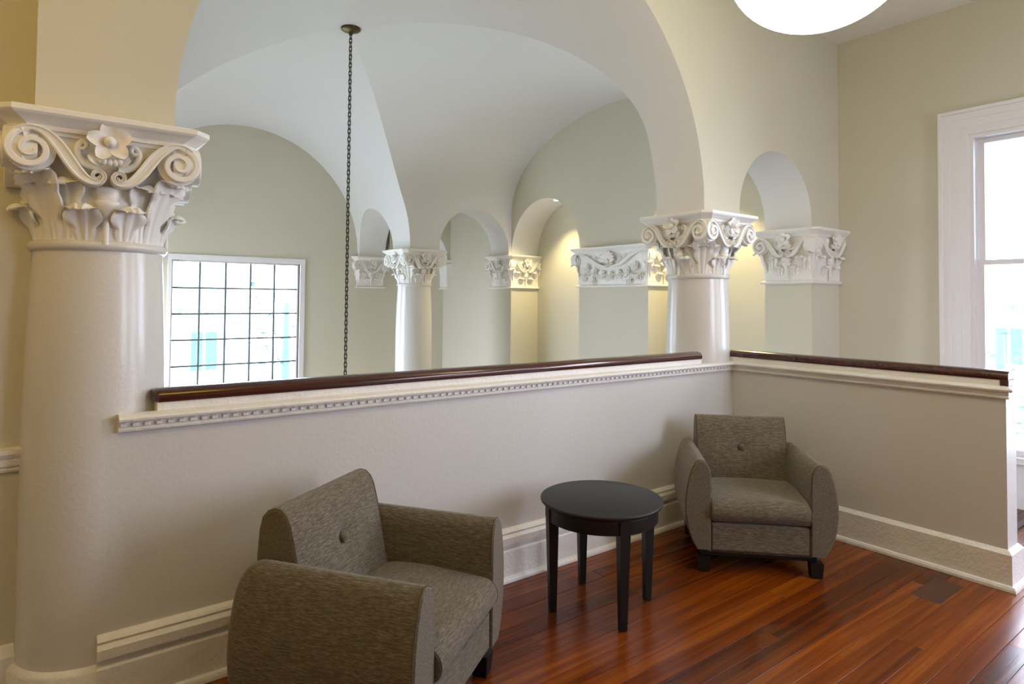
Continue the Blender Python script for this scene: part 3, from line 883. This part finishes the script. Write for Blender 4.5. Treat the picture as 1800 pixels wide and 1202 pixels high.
def window_right():
    y0, y1, z0, z1 = WR
    t = bpy.data.objects.new('window_2', None); COL.objects.link(t); t.location = (XR, (y0 + y1) / 2, z0)
    struct(t, 'tall white sash window with wide moulded casing in the right wall', 'window')
    L0 = (-XR, -(y0 + y1) / 2, -z0)
    def P(name, mb, m): return obj(name, mb, m, t, loc=L0)
    cw = 0.206
    # stepped casing: three fascias and a backband
    def cas(a0, a1, zz0, zz1, horiz):
        mb = MB()
        for k, (f0, f1, d) in enumerate(((0, .06, .016), (.06, .125, .022), (.125, .18, .028), (.18, cw, .044))):
            if horiz: mb.box(XR - d, XR, y0 - (f1 if True else 0), y1 + f1, z1 + f0, z1 + f1)
            else:
                if a0 > 0: mb.box(XR - d, XR, y1 + f0, y1 + f1, zz0, z1 + f0)
                else: mb.box(XR - d, XR, y0 - f1, y0 - f0, zz0, z1 + f0)
        return mb
    P('casing', cas(1, 0, 0.0, 0, False), M['casing'])
    P('casing', cas(-1, 0, 0.0, 0, False), M['casing'])
    P('casing', cas(0, 0, 0, 0, True), M['casing'])
    P('jamb', MB().box(XR, XR + .2, y1 - .03, y1, z0, z1).box(XR, XR + .2, y0, y0 + .03, z0, z1).box(XR, XR + .2, y0 + .03, y1 - .03, z1 - .03, z1), M['casing'])
    zm = 1.885
    def sash(xa, xb, za, zb, st):
        a, b = y0 + .03, y1 - .03
        s_ = P('sash', MB().box(xa, xb, a, a + st, za, zb).box(xa, xb, b - st, b, za, zb).box(xa, xb, a + st, b - st, za, za + st * .8).box(xa, xb, a + st, b - st, zb - st * .8, zb), M['casing'])
        obj('pane', MB().box((xa + xb) / 2 - .002, (xa + xb) / 2 + .002, a + st, b - st, za + st * .8, zb - st * .8), M['glass'], s_)
    sash(XR + .10, XR + .14, zm - .02, z1 - .03, .045)
    sash(XR + .05, XR + .09, z0 + .02, zm + .02, .05)
    P('sill', MB().cbox(XR - .05, XR + .2, y0 - .02, y1 + .02, z0 - .03, z0 + .02, .004), M['casing'])
    P('apron_panel', MB().cbox(XR - .012, XR, y0, y1, 0.0, z0 - .03, .003).cbox(XR - .022, XR, y0, y1, 0.0, 0.12, .003), M['casing'])
window_right()
def plain_window(name, label, ax, plane, h):
    t = bpy.data.objects.new(name, None); COL.objects.link(t)
    a, b, z0, z1 = h
    t.location = ((a + b) / 2, plane, z0) if ax == 'X' else (plane, (a + b) / 2, z0)
    struct(t, label, 'window')
    for (p, q, r, s_) in ((a, a + .06, z0, z1), (b - .06, b, z0, z1), (a + .06, b - .06, z0, z0 + .06), (a + .06, b - .06, z1 - .06, z1), ((a + b) / 2 - .02, (a + b) / 2 + .02, z0 + .06, z1 - .06)):
        m_ = MB().box(p, q, plane - .03, plane + .03, r, s_) if ax == 'X' else MB().box(plane - .03, plane + .03, p, q, r, s_)
        obj('frame', m_, M['casing'], t, loc=tuple(-x for x in t.location))
plain_window('window_3', 'tall window in the side of the far arm, hidden by the big column', 'Y', PR - .1, WA)
plain_window('window_5', 'window in the wall behind the viewer', 'X', -5.1, WB[0])
plain_window('window_4', 'second tall window of the right wall, out of view', 'Y', XR + .1, WR2)
plain_window('added_opening', 'added opening on the lower floor that lights the stairwell, hidden by the parapet', 'X', YW + .1, WF2)

# ------------------------------------------------------------------ armchairs
def armchair(label, loc, face):
    """local front is -Y; face = world direction of the front"""
    t = bpy.data.objects.new('armchair', None); COL.objects.link(t)
    t.location = loc; t.rotation_euler = (0, 0, math.atan2(face[1], face[0]) + PI / 2)
    tag(t, label, 'armchair', 'matching armchairs')
    FY, BY = -0.372, 0.345
    def arm(s):
        sec = [(.278, .125), (.278, .30), (.279, .46), (.281, .56), (.288, .598), (.303, .624), (.325, .637), (.347, .637), (.367, .624), (.384, .596),
               (.400, .55), (.416, .48), (.424, .41), (.424, .35), (.417, .28), (.398, .21), (.374, .16), (.354, .128)]
        cx_, cz_ = .345, .38
        rows = []
        ys = [(FY, .93), (FY + .003, .965), (FY + .010, .99), (FY + .022, 1.0)]
        ys += [(FY + .022 + (BY - .10 - FY - .022) * i / 6, 1.0) for i in range(1, 7)]
        for y_, k in ys:
            rows.append([(s * (cx_ + (x - cx_) * k), y_, cz_ + (z - cz_) * (1 - (1 - k) * .45)) for x, z in sec])
        for i in range(1, 9):
            a = PI / 2 * i / 8; y_ = BY - .10 + .10 * math.sin(a); k = .72 + .28 * math.cos(a)
            zt = 1 - .20 * (1 - math.cos(a))
            rows.append([(s * (cx_ + (x - cx_) * (k if i < 8 else k * .9)), y_, .125 + (z - .125) * zt) for x, z in sec])
        mb = MB(); mb.grid(rows, 0, True, True, s > 0); mb.cap(rows[0], 0, s < 0); mb.cap(rows[-1], 0, s > 0)
        o = obj('arm', mb, M['fabric_arm'], t); autosmooth(o, 50)
        # welt round the front face of the arm
        ring = rows[2][2:-1]
        tube(o, 'piping', [(x, y_ - .002, z) for x, y_, z in ring], .0032, M['welt'])
    def tube(par, name, pts, r, m, closed=False):
        mb = MB(); rows = []
        for i, p in enumerate(pts):
            p = Vector(p); q0 = Vector(pts[max(0, i - 1)]); q1 = Vector(pts[min(len(pts) - 1, i + 1)])
            d = (q1 - q0).normalized(); a = d.orthogonal().normalized(); b = d.cross(a)
            if i: # keep frames aligned
                a = (a0 - d * a0.dot(d)).normalized(); b = d.cross(a)
            a0 = a
            rows.append([tuple(p + r * (a * math.cos(2 * PI * j / 6) + b * math.sin(2 * PI * j / 6))) for j in range(6)])
        mb.grid(rows, 0, True, True); obj(name, mb, m, par)
    for s in (-1, 1): arm(s)
    # back: side profile swept across, rounded at the sides, dimpled at the button
    prof = [(.10, .36), (.118, .44), (.135, .52), (.152, .60), (.170, .68), (.188, .745), (.205, .778), (.228, .797), (.256, .800), (.284, .790), (.306, .766), (.318, .72), (.326, .62), (.330, .48), (.330, .30), (.20, .30)]
    fine = []
    for i in range(len(prof)):
        p, q = prof[i], prof[(i + 1) % len(prof)]
        for k in range(3): fine.append((p[0] + (q[0] - p[0]) * k / 3, p[1] + (q[1] - p[1]) * k / 3))
    cyb, czb = .235, .56
    xs = [(-.288, .90), (-.287, .945), (-.283, .975), (-.274, .993), (-.26, 1.0)]
    xs += [(-.26 + .52 * i / 26, 1.0) for i in range(1, 26)] + [(-a, b) for a, b in xs[::-1]]
    rows = []
    for x, k in xs:
        row = []
        for y_, z in fine:
            yy, zz = cyb + (y_ - cyb) * k, czb + (z - czb) * (1 - (1 - k) * .5)
            if y_ < .2 and z < .79:
                u, v = x / .27, (z - .58) / .22
                yy -= .014 * max(0, 1 - u * u) * max(0, 1 - v * v)
                d2 = (x * x + (z - .612) ** 2)
                yy += .020 * math.exp(-d2 / .0011) + .006 * math.exp(-d2 / .008)
            row.append((x, yy, zz))
        rows.append(row)
    mb = MB(); mb.grid(rows, 0, True, True, True); mb.cap(rows[0], 0, False); mb.cap(rows[-1], 0, True)
    bk = obj('backrest', mb, M['fabric'], t); autosmooth(bk, 50)
    for sgn in (2, -3):
        tube(bk, 'piping', [(x, y_, z) for x, y_, z in rows[sgn][:45]], .003, M['welt'])
    mb = MB(); rr = []
    for r, d in ((.021, -.012), (.021, .004), (.017, .010), (.009, .0135), (.001, .015)):
        rr.append([(r * math.cos(2 * PI * j / 20), -d, r * math.sin(2 * PI * j / 20)) for j in range(20)])
    mb.grid(rr, 0, True, True, True); mb.cap(rr[0], 0, True); mb.cap(rr[-1])
    b = obj('button', mb, M['fabric'], t, loc=(0, .150, .612), rot=(R(14), 0, 0))
    # seat cushion
    sec = []
    n = 14
    for i in range(n + 1):                     # bull-nosed front
        a = -PI / 2 + PI * i / n
        sec.append((FY + .045 - .070 * math.cos(a), .352 + .064 * math.sin(a)))
    sec += [(-.20, .424), (-.10, .431), (0.0, .430), (.08, .424), (.13, .41), (.15, .36), (.15, .29), (-.1, .288)]
    rows = []
    for x, k in [(-.277, .94), (-.276, .965), (-.272, .985), (-.262, 1.0)] + [(-.262 + .524 * i / 12, 1.0) for i in range(1, 12)] + [(.262, 1.0), (.272, .985), (.276, .965), (.277, .94)]:
        crown = .010 * max(0, 1 - (x / .277) ** 2)
        rows.append([(x, -.08 + (y_ + .08) * (1 - (1 - k) * .35), .355 + (z - .355) * k + (crown if z > .37 else 0)) for y_, z in sec])
    mb = MB(); mb.grid(rows, 0, True, True, False); mb.cap(rows[0], 0, True); mb.cap(rows[-1], 0, False)
    cu = obj('seat_cushion', mb, M['fabric'], t); autosmooth(cu, 50)
    tube(cu, 'piping', rows[2][1:19], .0028, M['welt']); tube(cu, 'piping', rows[-3][1:19], .0028, M['welt'])
    obj('front_panel', MB().cbox(-.278, .278, FY + .010, FY + .05, .127, .284, .010), M['fabric'], t)
    obj('seat_frame', MB().cbox(-.30, .30, FY + .05, .32, .10, .30, .01), M['fabric'], t)
    obj('base_rail', MB().cbox(-.325, .325, FY + .055, .31, .085, .127, .004), M['leg'], t)
    for sx in (-1, 1):
        for yy in (FY + .058, .285):
            mb = MB(); q = .036
            rows = [[(sx * .315 + dx * k, yy + dy * k, z) for dx, dy in ((-q, -q), (q, -q), (q, q), (-q, q))] for z, k in ((0, .80), (.004, .84), (.086, 1.0))]
            mb.grid(rows, 0, False, True); mb.cap(rows[0], 0, True); mb.cap(rows[-1])
            obj('leg', mb, M['leg'], t)
    return t
armchair('taupe upholstered armchair in the near foreground seen from its side', (-3.185, -0.590, 0), (0.57, -0.82))
armchair('taupe upholstered armchair set across the parapet corner facing the viewer', (-0.703, -0.591, 0), (-0.714, -0.70)).scale = (.975, .975, 1)

# ------------------------------------------------------------------ side table
tb = bpy.data.objects.new('side_table', None); COL.objects.link(tb); tb.location = (-1.925, -0.54, 0)
tag(tb, 'round black wooden side table with four tapered legs between the armchairs', 'table')
obj('table_top', MB().lathe([(0.0, .515), (.285, .515), (.300, .522), (.309, .530), (.311, .538), (.309, .543), (.306, .5445), (.0, .5445)], 72), M['black'], tb)
obj('apron', MB().lathe([(.262, .450), (.284, .450), (.286, .453), (.286, .512), (.288, .516), (.262, .516)], 72, caps=False), M['black'], tb)
for k in range(4):
    a = R(68 + 90 * k); q = .026
    mb = MB()
    rows = [[(dx * k_ - (1 - k_) * .012, dy * k_, z) for dx, dy in ((-q, -q), (q, -q), (q, q), (-q, q))] for z, k_ in ((0.0, .60), (.006, .64), (.45, 1.0), (.515, 1.0))]
    mb.grid(rows, 0, False, True); mb.cap(rows[0], 0, True); mb.cap(rows[-1])
    obj('leg', mb, M['leg'], tb, loc=(.264 * math.cos(a), .264 * math.sin(a), 0), rot=(0, 0, a))

# ------------------------------------------------------------------ chain
ch = bpy.data.objects.new('hanging_chain', None); COL.objects.link(ch); ch.location = (XC + .03, YC, ZT)
tag(ch, 'long dark iron chain hanging from a bronze canopy at the vault crown', 'chain')
obj('canopy', MB().lathe([(0, -.0), (.085, -.002), (.088, -.010), (.080, -.020), (.045, -.032), (.022, -.038), (.016, -.062), (.0, -.066)][::-1], 40), M['bronze'], ch)
mb = MB(); rows = []
A, B, RR = .0115, .014, .0044               # stadium link
pts = [(A * math.cos(a), B + A * math.sin(a)) for a in [PI * i / 8 for i in range(9)]] + [(A * math.cos(a), -B + A * math.sin(a)) for a in [PI + PI * i / 8 for i in range(9)]]
nP = len(pts)
for i, p in enumerate(pts):
    q0, q1 = pts[i - 1], pts[(i + 1) % nP]
    d = Vector((q1[0] - q0[0], 0, q1[1] - q0[1])).normalized(); a = Vector((0, 1, 0)); b = d.cross(a)
    rows.append([tuple(Vector((p[0], 0, p[1])) + RR * (a * math.cos(2 * PI * j / 6) + b * math.sin(2 * PI * j / 6))) for j in range(6)])
rows.append(rows[0]); mb.grid(rows, 0, True, True)
lk = mb.mesh('chain_link', M['iron'])
pitch = 2 * (B + A) - 4 * RR + .004
for i in range(int(3.55 / pitch)):
    link('chain_link', lk, ch, loc=(0, 0, -.075 - i * pitch), rot=(0, 0, R(35) + (PI / 2 if i % 2 else 0)))

# ------------------------------------------------------------------ lamps
def pendant(label, x, y_, zb, m='globe'):
    t = bpy.data.objects.new('pendant_lamp', None); COL.objects.link(t); t.location = (x, y_, zb)
    tag(t, label, 'lamp', 'opal bowl pendant lamps')
    RB, HB = 0.385, 0.31
    prof = [(0.0, 0.0)] + [(RB * math.sin(PI / 2 * i / 14), HB * (1 - math.cos(PI / 2 * i / 14))) for i in range(1, 15)] + [(RB - .03, HB + .09), (.16, HB + .17), (.07, HB + .20)]
    obj('bowl', MB().lathe(prof, 56), M[m], t)
    obj('fitter', MB().lathe([(.075, HB + .19), (.08, HB + .20), (.08, HB + .26), (.02, HB + .29)], 32), M['bronze'], t)
    obj('stem', MB().lathe([(.012, HB + .28), (.012, 3.995 - zb - .03)], 12), M['bronze'], t)
    obj('ceiling_plate', MB().lathe([(.02, 3.965 - zb), (.07, 3.97 - zb), (.075, 3.993 - zb)], 32), M['bronze'], t)
pendant('glowing opal bowl lamp at the top right of the picture', -1.505, -1.462, 2.785)
pendant('second opal bowl lamp with a more amber glow, out of view to the left', -5.2, -1.5, 2.76, 'amber')
def downlight(label, y_, top):
    t = bpy.data.objects.new('recessed_downlight', None); COL.objects.link(t); t.location = (1.56, y_, top)
    tag(t, label, 'downlight', 'niche downlights')
    obj('trim_ring', MB().lathe([(.045, -.004), (.062, -.006), (.066, 0.0), (.045, .004)], 28, caps=False), M['casing'], t)
    obj('lens', MB().lathe([(.0, -.002), (.046, -.002), (.046, .002)], 24), M['bulb'], t)
    ld = bpy.data.lights.new('downlight_beam', 'SPOT'); ld.energy = 140; ld.color = (1.0, 0.80, 0.40)
    ld.spot_size = R(110); ld.spot_blend = .6; ld.shadow_soft_size = .04
    o = bpy.data.objects.new('downlight_beam', ld); COL.objects.link(o); o.parent = t; o.location = (0, 0, -.02); o.rotation_euler = (0, R(14), 0)
downlight('lit recessed downlight in the crown of the farther niche', 3.80, NI1[2] + NI1[1] - .012)
downlight('lit recessed downlight in the nearer niche behind the corner column', 1.215, NI2[2] + NI2[1] - .012)

# ------------------------------------------------------------------ outside
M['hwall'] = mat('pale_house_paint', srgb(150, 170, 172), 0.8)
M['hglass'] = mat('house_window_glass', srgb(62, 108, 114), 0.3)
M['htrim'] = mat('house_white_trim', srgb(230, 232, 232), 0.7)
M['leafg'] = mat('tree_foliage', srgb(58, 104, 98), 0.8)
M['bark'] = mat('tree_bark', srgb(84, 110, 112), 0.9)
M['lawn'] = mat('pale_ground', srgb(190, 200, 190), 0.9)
struct(obj('ground', MB().box(-60, 70, -60, 70, -4.2, -4.0), M['lawn']), 'pale washed-out ground outside the windows', 'ground')
def house(label, loc, rz, n):
    t = bpy.data.objects.new('house', None); COL.objects.link(t); t.location = loc; t.rotation_euler = (0, 0, rz)
    tag(t, label, 'house')
    Wd = n * 1.5
    obj('wall', MB().box(-Wd / 2, Wd / 2, 0, 5, 0, 5.6), M['htrim'], t)
    ro = obj('roof', MB().add([(-Wd / 2 - .6, -.7, 5.5), (Wd / 2 + .6, -.7, 5.5), (Wd / 2 + .6, 5.7, 5.5), (-Wd / 2 - .6, 5.7, 5.5), (-Wd / 2 + 1, 2.5, 7.4), (Wd / 2 - 1, 2.5, 7.4)],
                      [(0, 1, 5, 4), (1, 2, 5), (2, 3, 4, 5), (3, 0, 4), (3, 2, 1, 0)]), M['hwall'], t)
    for i in range(n * 2):
        obj('rafter_tail', MB().box(-Wd / 2 + i * .75, -Wd / 2 + i * .75 + .14, -.68, 0, 5.2, 5.5), M['hwall'], ro)
    for i in range(n):
        x = -Wd / 2 + 1.5 * (i + .5)
        f = obj('window', MB().box(x - .45, x + .45, -.06, 0, 2.9, 4.9).box(x - .5, x + .5, -.1, 0, 2.8, 2.9), M['htrim'], t)
        for q in (-1, 1):
            obj('pane', MB().box(x + q * .21 - .18, x + q * .21 + .15, -.08, -.05, 3.55, 4.75), M['hglass'], f)
house('washed-out pale house seen through the grid window', (-2.2, 19.0, -4.3), 0.0, 4)
house('washed-out pale house seen through the tall sash window', (22.0, 1.0, -4.0), -PI / 2, 5)
def tree(label, loc, h, seed):
    rnd = random.Random(seed)
    t = bpy.data.objects.new('tree', None); COL.objects.link(t); t.location = loc
    tag(t, label, 'tree')
    obj('trunk', MB().lathe([(.16, 0), (.12, h * .5), (.05, h * .85)], 10), M['bark'], t)
    mb = MB()
    for i in range(260):
        a, b, r = rnd.uniform(0, 2 * PI), rnd.uniform(-1, 1), rnd.uniform(.2, 1) ** .5
        c = (.8 * r * math.cos(a), .8 * r * math.sin(a), h * .62 + h * .34 * b * r)
        s, q = rnd.uniform(.05, .10), rnd.uniform(0, PI)
        ex = Vector((math.cos(q), math.sin(q), rnd.uniform(-.5, .5))) * s; ey = Vector((-math.sin(q), math.cos(q), rnd.uniform(-.6, .6))) * s * .6
        c = Vector(c); mb.add([c - ex, c - ey, c + ex, c + ey], [(0, 1, 2, 3)])
    obj('foliage', mb, M['leafg'], t)
tree('leafy tree beside the pale house beyond the grid window', (0.25, 11.5, -4.0), 6.4, 3)
tree('leafy tree beyond the tall sash window', (8.5, 0.6, -4.0), 6.0, 5)
